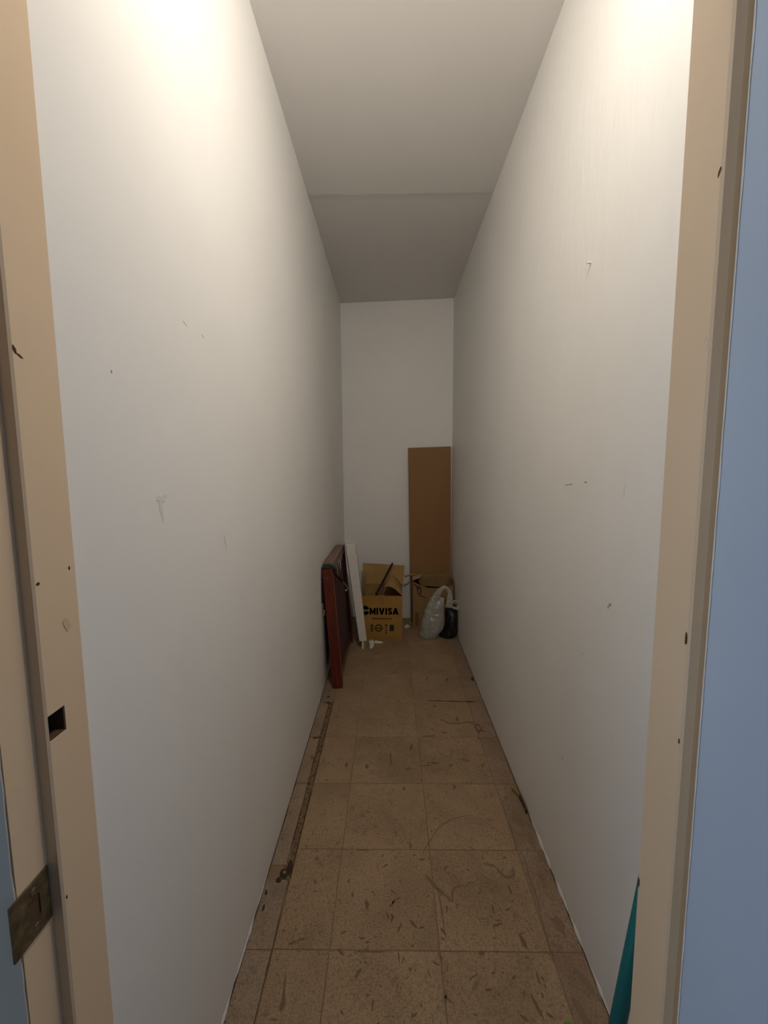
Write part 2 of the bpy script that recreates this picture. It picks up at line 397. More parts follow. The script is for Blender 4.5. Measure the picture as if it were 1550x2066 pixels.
# flat black patches for pit darkness, crumbs in the channel, dark seams at the walls
hb = flats([blob(-0.352, 1.205, 0.017, 0.022, 0.2, -0.0003), blob(-0.338, 1.225, 0.011, 0.030, 0.1, 0.0000), blob(-0.362, 1.183, 0.010, 0.012, 0.6, -0.0001),
            blob(-0.391, 1.145, 0.004, 0.010, 0.1, -0.0002), blob(-0.385, 1.10, 0.004, 0.012, 0.0, -0.0002), blob(-0.37, 1.885, 0.020, 0.007, 0.1, -0.0002),
            blob(-0.362, 2.25, 0.010, 0.012, 0, -0.0002), blob(-0.355, 2.19, 0.018, 0.010, 0, 0.0)])
build('hole', hb, M_seam, floor)
pb = bmesh.new(); bmesh.ops.create_icosphere(pb, subdivisions=1, radius=0.006); build('pebble', pb, M_mortar, floor, loc=(-0.349, 1.206, 0.002))
cr = bmesh.new()
for i in range(70):
    y = random.uniform(1.17, 2.2); x = random.gauss(-0.341, 0.007); r = random.uniform(0.0006, 0.0018)
    q = bmesh.new(); bmesh.ops.create_icosphere(q, subdivisions=1, radius=r); merge(cr, q, Matrix.Translation((x, y, r*0.5)))
cr_o = build('crumbs', cr, M_earth, floor); cr_o['kind'] = 'stuff'
def seam(x, y0, y1, w, seed, n=90):
    nb = bmesh.new(); A = []
    for i in range(n+1):
        y = y0+(y1-y0)*i/n; ww = w*max(0.25, 0.7+0.9*noise.noise(Vector((y*13, seed, 0))))
        A.append((nb.verts.new((x-ww, y, 0.0002)), nb.verts.new((x+ww, y, 0.0002))))
    for a, b in zip(A, A[1:]): nb.faces.new((a[0], a[1], b[1], b[0]))
    return nb
sm = merge(seam(XL+0.0015, 0.45, 3.54, 0.0024, 1), seam(XR-0.0012, 0.52, 3.48, 0.0016, 4))
merge(sm, seam(-0.3275, 1.19, 2.2, 0.0021, 8)); merge(sm, seam(-0.3495, 1.24, 2.19, 0.0019, 12)); merge(sm, seam(-0.3285, 0.43, 1.18, 0.0012, 16))
build('gap_seam', sm, M_seam, floor)['kind'] = 'stuff'  # gap darkness along walls and channel drawn as dark strips, with dirt

# cracks, scuffs and dirt on the tiles
def streak(pts, w, z=0.0003, jag=0.5):
    P = smooth_path([(x, y, z) for x, y in pts], 6); nb = bmesh.new(); A = []
    for i, p in enumerate(P):
        d = (P[min(i+1, len(P)-1)]-P[max(i-1, 0)]); d.z = 0; d.normalize(); nn = Vector((-d.y, d.x, 0))
        t = i/(len(P)-1); ww = w*(0.35+0.65*math.sin(math.pi*min(1, max(0, t))))*(1+jag*noise.noise(p*60))
        A.append((nb.verts.new(p-nn*ww), nb.verts.new(p+nn*ww)))
    for a, b in zip(A, A[1:]): nb.faces.new((a[0], a[1], b[1], b[0]))
    return nb
ck = streak([(0.097, 1.256), (0.115, 1.30), (0.142, 1.34), (0.175, 1.385), (0.219, 1.414), (0.27, 1.433), (0.306, 1.437)], 0.0022)
for pts, w_ in (([(0.32, 1.425), (0.35, 1.40), (0.389, 1.362), (0.40, 1.34)], 0.0012), ([(0.434, 1.42), (0.4315, 1.36), (0.4285, 1.29)], 0.0022),
                ([(0.437, 1.29), (0.443, 1.26), (0.438, 1.20), (0.440, 1.14), (0.432, 1.06), (0.4282, 0.99)], 0.002)):
    merge(ck, streak(pts, w_))
build('crack', ck, M_soot, floor)
sc = streak([(0.106, 1.208), (0.120, 1.188), (0.137, 1.166), (0.158, 1.145), (0.182, 1.124)], 0.0058)
for pts, w_ in (([(0.182, 1.122), (0.186, 1.15), (0.196, 1.165), (0.225, 1.172)], 0.004), ([(0.225, 1.165), (0.245, 1.182), (0.262, 1.178)], 0.003),
                ([(0.30, 1.245), (0.335, 1.236), (0.355, 1.205), (0.376, 1.200), (0.392, 1.21), (0.395, 1.235)], 0.0050),
                ([(0.140, 1.162), (0.146, 1.10), (0.147, 1.02)], 0.0022)):
    merge(sc, streak(pts, w_))
build('scuff', sc, M_soot, floor)
# line where the grout has fallen out
gp_ = streak([(0.205, 2.212), (0.30, 2.208), (0.36, 2.206), (0.478, 2.203)], 0.0045, jag=0.8)
merge(gp_, streak([(0.405, 2.205), (0.44, 2.203), (0.468, 2.202)], 0.005))
build('open_joint', gp_, M_seam, floor)
dm = bmesh.new()
marks = [(0.156, 1.70, 0.03, 0.006, 0.1), (0.19, 1.715, 0.022, 0.009, -0.2), (0.262, 1.70, 0.014, 0.006, 0.8), (0.33, 1.735, 0.028, 0.005, -0.5), (0.40, 1.70, 0.007, 0.012, 0.2),
         (0.41, 1.71, 0.006, 0.006, 0), (0.42, 1.885, 0.005, 0.009, 0), (0.26, 1.93, 0.02, 0.006, 0), (0.18, 1.90, 0.04, 0.006, 0.05), (0.205, 1.955, 0.006, 0.006, 0),
         (0.36, 1.02, 0.008, 0.022, 0.2), (0.365, 1.16, 0.004, 0.02, 0.1), (0.30, 1.06, 0.02, 0.004, 0.3), (0.06, 1.06, 0.006, 0.016, 0.7), (0.02, 1.05, 0.004, 0.018, -0.5),
         (-0.20, 1.70, 0.008, 0.02, 0), (-0.11, 1.69, 0.010, 0.018, 0.1), (0.35, 0.88, 0.005, 0.03, 0.3), (0.33, 0.80, 0.005, 0.02, 0.2), (0.24, 0.99, 0.010, 0.006, 0),
         (-0.24, 1.15, 0.007, 0.004, 0.4), (-0.245, 1.18, 0.004, 0.009, 0.3), (-0.06, 0.99, 0.05, 0.002, 0), (0.05, 0.86, 0.012, 0.003, 0.5), (-0.1, 1.29, 0.03, 0.003, 0)]
for _ in range(48): marks.append((random.uniform(-0.14, 0.40), random.uniform(0.80, 1.28), random.uniform(0.002, 0.004), random.uniform(0.006, 0.016), random.uniform(-1.5, 1.2)))
for _ in range(150):
    marks.append((random.uniform(-0.31, 0.42), random.uniform(0.72, 2.3), random.uniform(0.0015, 0.008), random.uniform(0.001, 0.003), random.uniform(0, 3.1)))
for x, y, rx, ry, a in marks: plate(blob(x, y, rx, ry, a, 0.0002), 0.0001, dm)
build('dirt_mark', dm, M_dirt, floor)['kind'] = 'stuff'
sd = bmesh.new()
for x, y, rx, ry, a in [(0.47, 1.42, 0.030, 0.05, 0.2), (0.49, 1.33, 0.015, 0.05, 0), (0.475, 1.06, 0.022, 0.03, 0.3), (0.49, 0.93, 0.012, 0.04, 0.4), (0.455, 0.86, 0.015, 0.05, 0.2),
                        (0.50, 1.27, 0.012, 0.03, 0), (0.455, 1.52, 0.010, 0.016, 0), (0.475, 1.20, 0.010, 0.02, 0.3), (0.21, 0.92, 0.02, 0.006, 0.8)]:
    plate(blob(x, y, rx, ry, a, 0.0001, 16, 0.55), 0.0001, sd)
build('grey_stain', sd, M_stain, floor)['kind'] = 'stuff'
# ragged lip of plaster at the foot of each side wall
def lip(x, sgn, y0, y1, h, wdt, seed):
    nb = bmesh.new(); A = []; n = int((y1-y0)/0.012)
    for i in range(n+1):
        y = y0+(y1-y0)*i/n; k = max(0.0, 0.45+1.1*noise.noise(Vector((y*17, seed, 0)))+0.5*noise.noise(Vector((y*60, seed, 1)))); e = math.sin(math.pi*i/n)**0.3
        A.append([nb.verts.new((x, y, 0.003)), nb.verts.new((x+sgn*wdt*k*e, y, 0.0012)), nb.verts.new((x+sgn*wdt*k*e*0.6, y, 0.003+h*k*e*0.6)), nb.verts.new((x, y, 0.004+h*k*e))])
    for a, b in zip(A, A[1:]):
        for j in range(4): nb.faces.new((a[j], a[(j+1) % 4], b[(j+1) % 4], b[j]))
    return nb
build('plaster_lip', lip(XR, -1, 1.0, 1.42, 0.018, 0.006, 2), M_wall_r, wr)
build('plaster_lip', lip(XR, -1, 0.72, 0.99, 0.012, 0.004, 6), M_wall_r, wr)
build('plaster_lip', lip(XL, 1, 0.75, 1.22, 0.010, 0.004, 9), M_wall_l, wl)

# marks on the side walls
M_scuff = mat('grey wall scuff', (0.36, 0.33, 0.29), 0.8)
M_scuff2 = mat('faint grey wall smudge', (0.80, 0.785, 0.745), 0.8)
def wallmark(x, sgn, y, z, ry, rz, ang, bm, k=10):
    wallmark.layer = (wallmark.layer+1) % 9; e = x+sgn*(0.0001+0.00006*wallmark.layer)
    pts = [(e, a, b) for a, b, _ in blob(y, z, ry, rz, ang, 0, k)]
    return plate(pts if sgn > 0 else pts[::-1], 0.00004*sgn if False else 0.00004, bm)
wallmark.layer = 0
s1 = bmesh.new()
for y, z, ry, rz, a in ((0.842, 1.588, 0.012, 0.0012, -0.35), (0.92, 1.588, 0.010, 0.0011, -0.3), (0.610, 1.443, 0.002, 0.003, 0)): wallmark(XL, 1, y, z, ry, rz, a, s1)
build('scuff', s1, M_scuff, wl)
s1 = bmesh.new()
for y, z, ry, rz, a in ((0.717, 1.235, 0.006, 0.028, 0.25), (0.728, 1.252, 0.014, 0.007, 0.3), (0.71, 1.252, 0.010, 0.006, 0.1), (0.99, 1.124, 0.005, 0.022, 0.3)): wallmark(XL, 1, y, z, ry, rz, a, s1, 14)
build('smudge', s1, M_scuff2, wl)
s1 = bmesh.new()
for y, z, ry, rz, a in ((1.20, 1.253, 0.028, 0.0013, -0.10), (1.226, 1.250, 0.004, 0.003, 0), (1.104, 1.262, 0.012, 0.0022, 0), (0.955, 0.978, 0.006, 0.006, 0.4), (0.962, 0.970, 0.003, 0.005, 0), (1.176, 0.426, 0.003, 0.005, 0)): wallmark(XR, -1, y, z, ry, rz, a, s1)
build('scuff', s1, M_scuff, wr)
s1 = bmesh.new()
for y, z, ry, rz, a in ((1.437, 0.72, 0.02, 0.0022, -0.6), (1.40, 0.69, 0.0022, 0.02, 0.3), (0.92, 1.25, 0.0015, 0.018, 0.1), (1.08, 0.80, 0.025, 0.0018, -0.7)): wallmark(XR, -1, y, z, ry, rz, a, s1)
build('hairline_crack', s1, M_scuff2, wr)
nb = bmesh.new(); bmesh.ops.create_cone(nb, cap_ends=True, segments=12, radius1=0.003, radius2=0.0022, depth=0.012, matrix=Matrix.Rotation(math.pi/2, 4, 'Y'))
tag(build('wall_plug', nb, M_paper, loc=(XR-0.005, 1.126, 1.823)), 'tiny white plastic plug sticking out of the right wall', 'wall plug')

# ------------------------------------------------------------------ door frame
jl = [(-0.385, 0.488), (-0.385, 0.4305), (-0.3868, 0.428), (-0.400, 0.4285), (-0.400, 0.3895), (-0.4545, 0.3895), (-0.4545, 0.488)]
bmj = prism(jl, 0.0, HEAD)
tj = struct(build('trim_1', bmj, M_frame))
cut = build('cutter', box(-0.41, -0.37, 0.4305, 0.4545, 0.996, 1.0265), M_rawwood)
md = tj.modifiers.new('b', 'BOOLEAN'); md.object = cut; md.operation = 'DIFFERENCE'; md.solver = 'EXACT'
bpy.context.view_layer.update()
me = bpy.data.meshes.new_from_object(tj.evaluated_get(bpy.context.evaluated_depsgraph_get()))
tj.modifiers.clear(); old = tj.data; tj.data = me; bpy.data.objects.remove(cut)
me.materials.clear(); me.materials.append(M_frame)
for p in me.polygons: p.material_index = 0
mo = bmesh.new()
for b6 in ((-0.4095, -0.3862, 0.4306, 0.4318, 0.9961, 1.0264), (-0.4095, -0.3862, 0.4532, 0.4544, 0.9961, 1.0264), (-0.4095, -0.3862, 0.4306, 0.4544, 0.9961, 0.9975),
           (-0.4095, -0.3862, 0.4306, 0.4544, 1.025, 1.0264), (-0.4095, -0.408, 0.4306, 0.4544, 0.9961, 1.0264)): box(*b6, bm=mo)
build('mortise', mo, M_rawwood, tj)
# strike plate on the rebate, with keeper hole and screw holes
sb = bmesh.new(); PX = -0.3998
y0, y1, z0, z1 = 0.378, 0.4265, 0.783, 0.848; hy0, hy1, hz0, hz1 = 0.399, 0.413, 0.803, 0.829
for b6 in ((y0, hy0, z0, z1), (hy1, y1, z0, z1), (hy0, hy1, z0, hz0), (hy0, hy1, hz1, z1)):
    box(PX, PX+0.0022, *b6, bm=sb)
bmesh.ops.remove_doubles(sb, verts=sb.verts, dist=1e-5)
spt = build('strike_plate', sb, M_brass, tj); spt['label'] = 'tarnished brass strike plate'
build('keeper_hole', box(PX-0.0001, PX+0.0006, hy0, hy1, hz0, hz1), M_rawwood, spt)
for zz in (0.837, 0.794):
    nb = bmesh.new(); bmesh.ops.create_cone(nb, cap_ends=True, segments=14, radius1=0.0045, radius2=0.0036, depth=0.0012, matrix=Matrix.Rotation(math.pi/2, 4, 'Y'))
    build('screw', nb, M_brass, spt, loc=(PX+0.0026, 0.4065, zz))
# paint chips in the frame
s1 = bmesh.new()
for y, z, ry, rz, a in ((0.4325, 1.425, 0.0025, 0.006, 0.3), (0.438, 1.42, 0.006, 0.0015, -0.4), (0.434, 1.178, 0.003, 0.0022, 0), (0.479, 1.185, 0.0015, 0.003, 0), (0.433, 0.80, 0.0015, 0.003, 0)):
    wallmark(-0.385, 1, y, z, ry, rz, a, s1)
build('paint_chip', s1, M_rust, tj)
s1 = bmesh.new(); wallmark(-0.385, 1, 0.468, 1.12, 0.006, 0.012, 0.4, s1, 14)
build('smudge', s1, mat('tan smudge', (0.70, 0.52, 0.34), 0.6), tj)

jr = [(0.338, 0.517), (0.338, 0.459), (0.3395, 0.4555), (0.3475, 0.4515), (0.3530, 0.4515), (0.3535, 0.403), (0.4045, 0.403), (0.4045, 0.517)]
tr = struct(build('trim_2', prism(jr, 0.0, HEAD), M_frame))
s1 = bmesh.new()
for y, z, ry, rz, a in ((0.4605, 1.105, 0.002, 0.009, 0), (0.4602, 0.98, 0.0012, 0.004, 0), (0.5155, 0.735, 0.0015, 0.008, 0), (0.4605, 1.60, 0.002, 0.006, 0.4)): wallmark(0.338, -1, y, z, ry, rz, a, s1)
build('paint_chip', s1, M_rust, tr)
s1 = bmesh.new()
for y, z, ry, rz, a in ((0.462, 1.432, 0.0028, 0.0050, 0), (0.4655, 1.438, 0.004, 0.003, 0.2)): wallmark(0.338, -1, y, z, ry, rz, a, s1)
build('paint_drip', s1, mat('pale paint drip', (0.78, 0.66, 0.52), 0.4), tr)
struct(build('trim_3', prism([(-0.4545, 0.374), (0.4045, 0.404), (0.4045, 0.516), (-0.4545, 0.486)], HEAD, HEAD+0.049), M_frame))

# open door leaf, seen along its inner face
db = bmesh.new(); DX = 0.3152
box(DX, 0.3525, -0.31, 0.4015, 0.006, 2.045, 0.002, bm=db)
dl = struct(build('door_1', db, M_door), 'pale grey door leaf swung open into the hall')
eb2 = bmesh.new(); A = []
for i in range(161):
    z = 0.05+1.98*i/160; k = 0.0007*max(0.1, 0.6+1.6*noise.noise(Vector((0, 5, z*26))))
    A.append([eb2.verts.new((DX-0.0004, 0.4020, z)), eb2.verts.new((DX-0.0004, 0.4008-k, z)), eb2.verts.new((DX+0.0006, 0.4008-k, z)), eb2.verts.new((DX+0.0006, 0.4020, z))])
for a, b in zip(A, A[1:]):
    for j in range(4): eb2.faces.new((a[j], a[(j+1) % 4], b[(j+1) % 4], b[j]))
build('paint_edge', eb2, M_paper, dl)

# ------------------------------------------------------------------ lamp over the door, out of frame
wlamp = thing('wall_lamp', 'bare lit bulb in a white lampholder high on the wall beside the door', 'lamp', LAMP_POS)
ax = Vector(LAMP_AXIS).normalized(); hub = -ax*0.062
by_ = 0.5150-(0.405-hub.x-LAMP_POS[0])*0.0349-LAMP_POS[1]
nb = bmesh.new(); bmesh.ops.create_cone(nb, cap_ends=True, segments=28, radius1=0.036, radius2=0.030, depth=0.018, matrix=Matrix.Translation((hub.x+0.006, by_+0.009, hub.z)) @ Matrix.Rotation(-math.pi/2, 4, 'X'))
build('base', nb, M_lampbase, wlamp)
build('socket', tube([(hub.x+0.006, by_+0.018, hub.z), tuple(hub-ax*0.008), tuple(hub)], 0.014, 14, 4), M_lampbase, wlamp, True)
RA = Vector((0, 0, 1)).rotation_difference(ax).to_matrix().to_4x4()
nb = bmesh.new(); bmesh.ops.create_cone(nb, cap_ends=True, segments=24, radius1=0.015, radius2=0.031, depth=0.058, matrix=Matrix.Translation(hub+ax*0.029) @ RA)
build('bulb_housing', nb, M_lampbase, wlamp)
nb = bmesh.new(); bmesh.ops.create_uvsphere(nb, u_segments=24, v_segments=12, radius=0.030)
bmesh.ops.delete(nb, geom=[v for v in nb.verts if v.co.z < -0.001], context='VERTS')
for v in nb.verts: v.co.z *= 0.25
bmesh.ops.transform(nb, matrix=Matrix.Translation(hub+ax*0.0585) @ RA, verts=nb.verts)
build('bulb', nb, M_bulb, wlamp, True)

# ------------------------------------------------------------------ red wooden frame on the left wall
rf = thing('wooden_screen', 'dark red wooden screen with maroon cloth leaning on the left wall', 'screen', (-0.349, 2.336, 0.0), (0, math.radians(-4.0), 0))
LN, TH, HH = 0.695, 0.060, 0.752
pb_ = box(0, TH, 0, 0.042, 0.0, 0.722, 0.006, 3); build('post', pb_, M_redwood, rf)
build('post', box(0, TH, LN-0.042, LN, 0.0, 0.745, 0.006, 3), M_redwood, rf)
tb = bmesh.new(); box(0, TH, 0.044, LN-0.044, 0.695, HH, 0.005, 2, tb); build('top_rail', tb, M_litwood, rf)['label'] = 'dusty brown top rail coloured lighter as if lit from above'
build('bottom_rail', box(0.004, TH-0.004, 0.044, LN-0.044, 0.05, 0.10, 0.004, 2), M_redwood, rf)
cb = bmesh.new(); A = []
for i in range(25):
    y = 0.043+(LN-0.086)*i/24; row = []
    for j in range(25):
        z = 0.10+0.595*j/24; row.append(cb.verts.new((TH-0.006+0.004*noise.noise(Vector((y*14, z*9, 2))), y, z)))
    A.append(row)
for a, b in zip(A, A[1:]):
    for j in range(24): cb.faces.new((a[j], a[j+1], b[j+1], b[j]))
r = bmesh.ops.extrude_face_region(cb, geom=list(cb.faces)); bmesh.ops.translate(cb, vec=(-0.04, 0, 0), verts=[e for e in r['geom'] if isinstance(e, bmesh.types.BMVert)])
cl = build('cloth_panel', cb, M_maroon, rf, True); cl['label'] = 'maroon floral patterned cloth panel'
# frayed white edge of torn lining under the rail
for y, z, L in ((0.20, 0.69, 0.075), (0.27, 0.70, 0.045), (0.33, 0.70, 0.08), (0.36, 0.695, 0.05), (0.44, 0.70, 0.03)):
    ribbon([(TH+0.001, y, z+0.01), (TH+0.004, y-0.006, z-L*0.4), (TH+0.003, y-0.002, z-L)], lambda t: 0.009*(1.1-t), (0, 1, 0.1), 0.001, 4, None) if False else build('lining_shred', ribbon([(TH+0.001, y, z+0.01), (TH+0.004, y-0.006, z-L*0.4), (TH+0.003, y-0.002, z-L)], lambda t: 0.009*(1.1-t), (0, 1, 0.1), 0.001, 4), M_paper, rf).__setitem__('label', 'white torn shred of lining')
for zz in (0.675, 0.035):
    nb = bmesh.new(); bmesh.ops.create_cone(nb, cap_ends=True, segments=14, radius1=0.0045, radius2=0.003, depth=0.003, matrix=Matrix.Rotation(math.pi/2, 4, 'X'))
    build('screw', nb, M_steel, rf, loc=(TH*0.5, -0.001, zz))

bc = thing('bungee_cord', 'black and green bungee cord with steel hooks over the red frame', 'bungee cord', (-0.37, 2.35, 0.70))
def W(p): return (p[0]+0.37, p[1]-2.35, p[2]-0.70)
cordp = [(-0.3965, 2.327, 0.53), (-0.3985, 2.327, 0.62), (-0.3990, 2.336, 0.70), (-0.392, 2.352, 0.738), (-0.365, 2.358, 0.744), (-0.337, 2.362, 0.734), (-0.327, 2.375, 0.69), (-0.311, 2.41, 0.66), (-0.295, 2.45, 0.630)]
build('cord', tube([W(p) for p in cordp], lambda t: 0.0055+0.012*max(0.0, t-0.55), 8, 6), M_black, bc, True)
build('band', tube([W(p) for p in [(-0.397, 2.340, 0.728), (-0.386, 2.346, 0.744), (-0.365, 2.347, 0.751), (-0.342, 2.350, 0.744), (-0.331, 2.357, 0.728)]], 0.0085, 8, 5), M_green, bc, True)['label'] = 'green sleeve of the cord'
build('hook', tube([W(p) for p in [(-0.295, 2.45, 0.630), (-0.288, 2.46, 0.612), (-0.275, 2.472, 0.592), (-0.268, 2.475, 0.572), (-0.274, 2.47, 0.560), (-0.282, 2.468, 0.565)]], 0.0036, 8, 5), M_steel, bc, True)
build('hook', tube([W(p) for p in [(-0.3965, 2.327, 0.53), (-0.396, 2.326, 0.50), (-0.3975, 2.325, 0.47), (-0.392, 2.324, 0.455), (-0.386, 2.324, 0.468), (-0.388, 2.325, 0.488)]], 0.0025, 8, 5), M_steel, bc, True)
M_steel_ = M_steel

# ------------------------------------------------------------------ white board with wooden leg
wbd = thing('foam_board', 'white foam board standing on edge between red frame and ochre box', 'board', (-0.2035, 2.885, 0.0), (0, 0, math.radians(9)))
LBx, LTx = 0.0, -0.083                                      # leaning over to the left
bmw = bmesh.new()
prof = []
for x0_, wd, z_ in ((-0.027, 0.054, 0.060), (-0.117, 0.070, 0.783)):
    prof.append([(x0_, 0.0, z_), (x0_+wd, 0.0, z_), (x0_+wd, 0.14, z_), (x0_, 0.14, z_)])
vs0 = [bmw.verts.new(p) for p in prof[0]]; vs1 = [bmw.verts.new(p) for p in prof[1]]
bmw.faces.new(vs0); bmw.faces.new(vs1)
for k in range(4): bmw.faces.new((vs0[k], vs0[(k+1) % 4], vs1[(k+1) % 4], vs1[k]))
bmesh.ops.recalc_face_normals(bmw, faces=bmw.faces); bevel(bmw, 0.003, 2)
build('board', bmw, M_white, wbd)
bt = plate([(-0.027+0.0545, 0.002, 0.055), (-0.027+0.0545, 0.138, 0.055), (-0.117+0.0705, 0.138, 0.768), (-0.117+0.0705, 0.002, 0.768)], 0.004)
build('backing', bt, M_pine, wbd)['label'] = 'thin wooden backing sheet'
build('leg', box(0.004, 0.020, 0.002, 0.030, 0.0, 0.066, 0.001), M_pine, wbd)
build('leg', box(0.004, 0.020, 0.105, 0.135, 0.0, 0.066, 0.001), M_pine, wbd)
build('leg_facing', box(-0.010, 0.0035, 0.001, 0.012, 0.0, 0.066, 0.001), M_white, wbd)
nb = bmesh.new(); ribbon([(-0.117, 0.008, 0.785), (-0.09, 0.008, 0.787), (-0.062, 0.008, 0.791), (-0.050, 0.008, 0.801)], 0.012, (0, 1, 0), 0.0015, 4, nb)
build('torn_edge', nb, M_paper, wbd)

def crumple(name, label, x, y, rx, ry, h, seed):
    nb = bmesh.new(); bmesh.ops.create_icosphere(nb, subdivisions=3, radius=1)
    for v in nb.verts:
        k = 1+0.55*noise.noise(v.co*1.7+Vector((seed, 0, 0)))+0.3*noise.noise(v.co*4+Vector((0, seed, 0)))
        v.co = Vector((v.co.x*rx*k, v.co.y*ry*k, max(-0.0, (v.co.z+0.55)*h*k*0.65)))
    return tag(build(name, nb, M_paper, loc=(x, y, 0)), label, 'paper scrap')
crumple('paper_scrap', 'larger crumpled white paper scrap on the floor beside the board foot', -0.147, 2.935, 0.020, 0.045, 0.034, 3)
crumple('paper_scrap', 'small flat white paper scrap at the foot of the ochre box', -0.108, 2.990, 0.036, 0.014, 0.014, 7)
crumple('plaster_chip', 'white crumb on the floor in the gap between both cardboard boxes', 0.132, 3.30, 0.022, 0.03, 0.02, 11)['category'] = 'plaster chip'

# ------------------------------------------------------------------ cardboard box with print
b1 = thing('cardboard_box', 'open ochre cardboard box printed MIVISA in dark letters', 'box', (-0.056, 3.035, 0.0))
def quadslab(a, b, c, d, th, bm=None): return plate([a, b, c, d], th, bm)
X0_, X1_, D_, H_ = -0.165, 0.143, 0.275, 0.348
build('front_panel', box(X0_, X1_, 0, 0.004, 0, H_, 0.0012), M_card1, b1)
build('back_panel', box(X0_, X1_, D_-0.004, D_, 0, H_+0.018, 0.0012), M_card1b, b1)
build('side_panel', box(X0_, X0_+0.004, 0.0045, D_-0.0045, 0, H_, 0.0012), M_card1, b1)
build('side_panel', box(X1_-0.004, X1_, 0.0045, D_-0.0045, 0, H_, 0.0012), M_card1, b1)
build('bottom_panel', box(X0_+0.0045, X1_-0.0045, 0.0045, D_-0.0045, 0.001, 0.005), M_card1b, b1)
build('flap', quadslab((X0_-0.004, D_-0.003, H_+0.019), (X1_+0.015, D_-0.003, H_+0.017), (X1_+0.030, D_+0.085, H_+0.150), (X0_-0.012, D_+0.085, H_+0.172), 0.004), M_card1b, b1)
# left flap stands up, right flap bends inward over the opening, front flap hangs inside
lf = bmesh.new()
plate([(X0_+0.002, 0.01, H_+0.001), (X0_+0.002, D_-0.008, H_+0.001), (X0_+0.024, D_-0.03, H_+0.125), (X0_+0.030, 0.03, H_+0.118)], 0.0035, lf)
build('flap', lf, M_card1b, b1)
rf2 = bmesh.new(); A = []
HF, HB_, FB, FF = Vector((0.139, 0.006, H_+0.001)), Vector((0.141, D_-0.008, H_+0.012)), Vector((0.064, D_-0.025, 0.440)), Vector((-0.001, 0.085, 0.395))
for i in range(9):
    s = i/8; row = []
    for j in range(9):
        t_ = j/8
        p = HF.lerp(HB_, t_).lerp(FF.lerp(FB, t_), s)+Vector((0, 0, 0.026*math.sin(math.pi*s)*(1-0.6*t_)))
        row.append(rf2.verts.new(p))
    A.append(row)
for a, b in zip(A, A[1:]):
    for j in range(8): rf2.faces.new((a[j], a[j+1], b[j+1], b[j]))
r = bmesh.ops.extrude_face_region(rf2, geom=list(rf2.faces)); bmesh.ops.translate(rf2, vec=(0, 0, 0.004), verts=[e for e in r['geom'] if isinstance(e, bmesh.types.BMVert)])
build('flap', rf2, M_card1b, b1, True)
build('flap', plate([(X0_+0.01, 0.006, H_-0.004), (X1_-0.01, 0.006, H_-0.004), (X1_-0.02, 0.03, H_-0.14), (X0_+0.02, 0.03, H_-0.14)], 0.003), M_card1b, b1)
tpb = ribbon([(-0.012, 0.006, H_+0.002), (-0.012, -0.0015, H_+0.001), (-0.012, -0.002, H_-0.03), (-0.006, -0.004, H_-0.062)], lambda t: 0.052*(1-0.5*t), (1, 0, 0.15), 0.0006, 5)
build('tape', tpb, M_tape, b1)
tpb = box(-0.08, 0.11, -0.0012, -0.0002, 0.008, 0.034); build('tape', tpb, M_tape, b1)
def flat_front(polys, name, material, parent, y=-0.0002):
    bm = bmesh.new()
    for p in polys: plate([(x, y, z) for x, z in p], 0.0006, bm)
    return build(name, bm, material, parent)
def arc(cx, cz, ro, ri, a0, a1, n=18):
    o_p = [(cx+ro*math.cos(math.radians(a0+(a1-a0)*i/n)), cz+ro*math.sin(math.radians(a0+(a1-a0)*i/n))) for i in range(n+1)]
    i_p = [(cx+ri*math.cos(math.radians(a0+(a1-a0)*i/n)), cz+ri*math.sin(math.radians(a0+(a1-a0)*i/n))) for i in range(n+1)]
    return [[o_p[i], o_p[i+1], i_p[i+1], i_p[i]] for i in range(n)]
def rect(x0, x1, z0, z1): return [(x0, z0), (x1, z0), (x1, z1), (x0, z1)]
def seg(cx, cz, ro, ri, a0, a1, sx, n=16):
    return [[(cx+(x-cx)*sx, z) for x, z in q] for q in arc(cx, cz, ro, ri, a0, a1, n)]
def glyph(c):
    if c == 'M': return 1.0, [rect(0, 0.25, 0, 1), rect(0.75, 1.0, 0, 1), [(0.0, 1), (0.30, 1), (0.60, 0.12), (0.40, 0.12)], [(0.70, 1), (1.0, 1), (0.60, 0.12), (0.40, 0.12)]]
    if c == 'I': return 0.28, [rect(0, 0.28, 0, 1)]
    if c == 'V': return 0.96, [[(0, 1), (0.31, 1), (0.62, 0), (0.34, 0)], [(0.65, 1), (0.96, 1), (0.62, 0), (0.34, 0)]]
    if c == 'A': return 0.98, [[(0, 0), (0.30, 0), (0.64, 1), (0.34, 1)], [(0.68, 0), (0.98, 0), (0.64, 1), (0.34, 1)], rect(0.25, 0.73, 0.18, 0.40)]
    if c == 'S': return 0.74, seg(0.37, 0.715, 0.295, 0.06, 15, 275, 1.22)+seg(0.37, 0.295, 0.295, 0.06, 95, -165, 1.22)
word, x = [], 0.0
for c in 'MIVISA':
    w_, q = glyph(c); word += [[((px+x), pz) for px, pz in p] for p in q]; x += w_+(0.05 if c == 'S' else 0.12)
x -= 0.12
flat_front([[(-0.1055+px/x*0.219, 0.2035+pz*0.0525) for px, pz in p] for p in word], 'lettering', M_ink, b1)
flat_front(arc(-0.142, 0.237, 0.036, 0.010, 22, 338, 24), 'logo', M_ink, b1)
small = []
x = -0.085
for k, n in enumerate((10, 5, 7)):
    for i in range(n): small.append(rect(x, x+0.0042, 0.168, 0.168+(0.008 if i % 3 else 0.010))); x += 0.0062
    x += 0.006
flat_front(small, 'small_print', M_inkred, b1)
def seg(cx, cz, ro, ri, a0, a1, sx, n=16):
    return [[(cx+(x-cx)*sx, z) for x, z in q] for q in arc(cx, cz, ro, ri, a0, a1, n)]
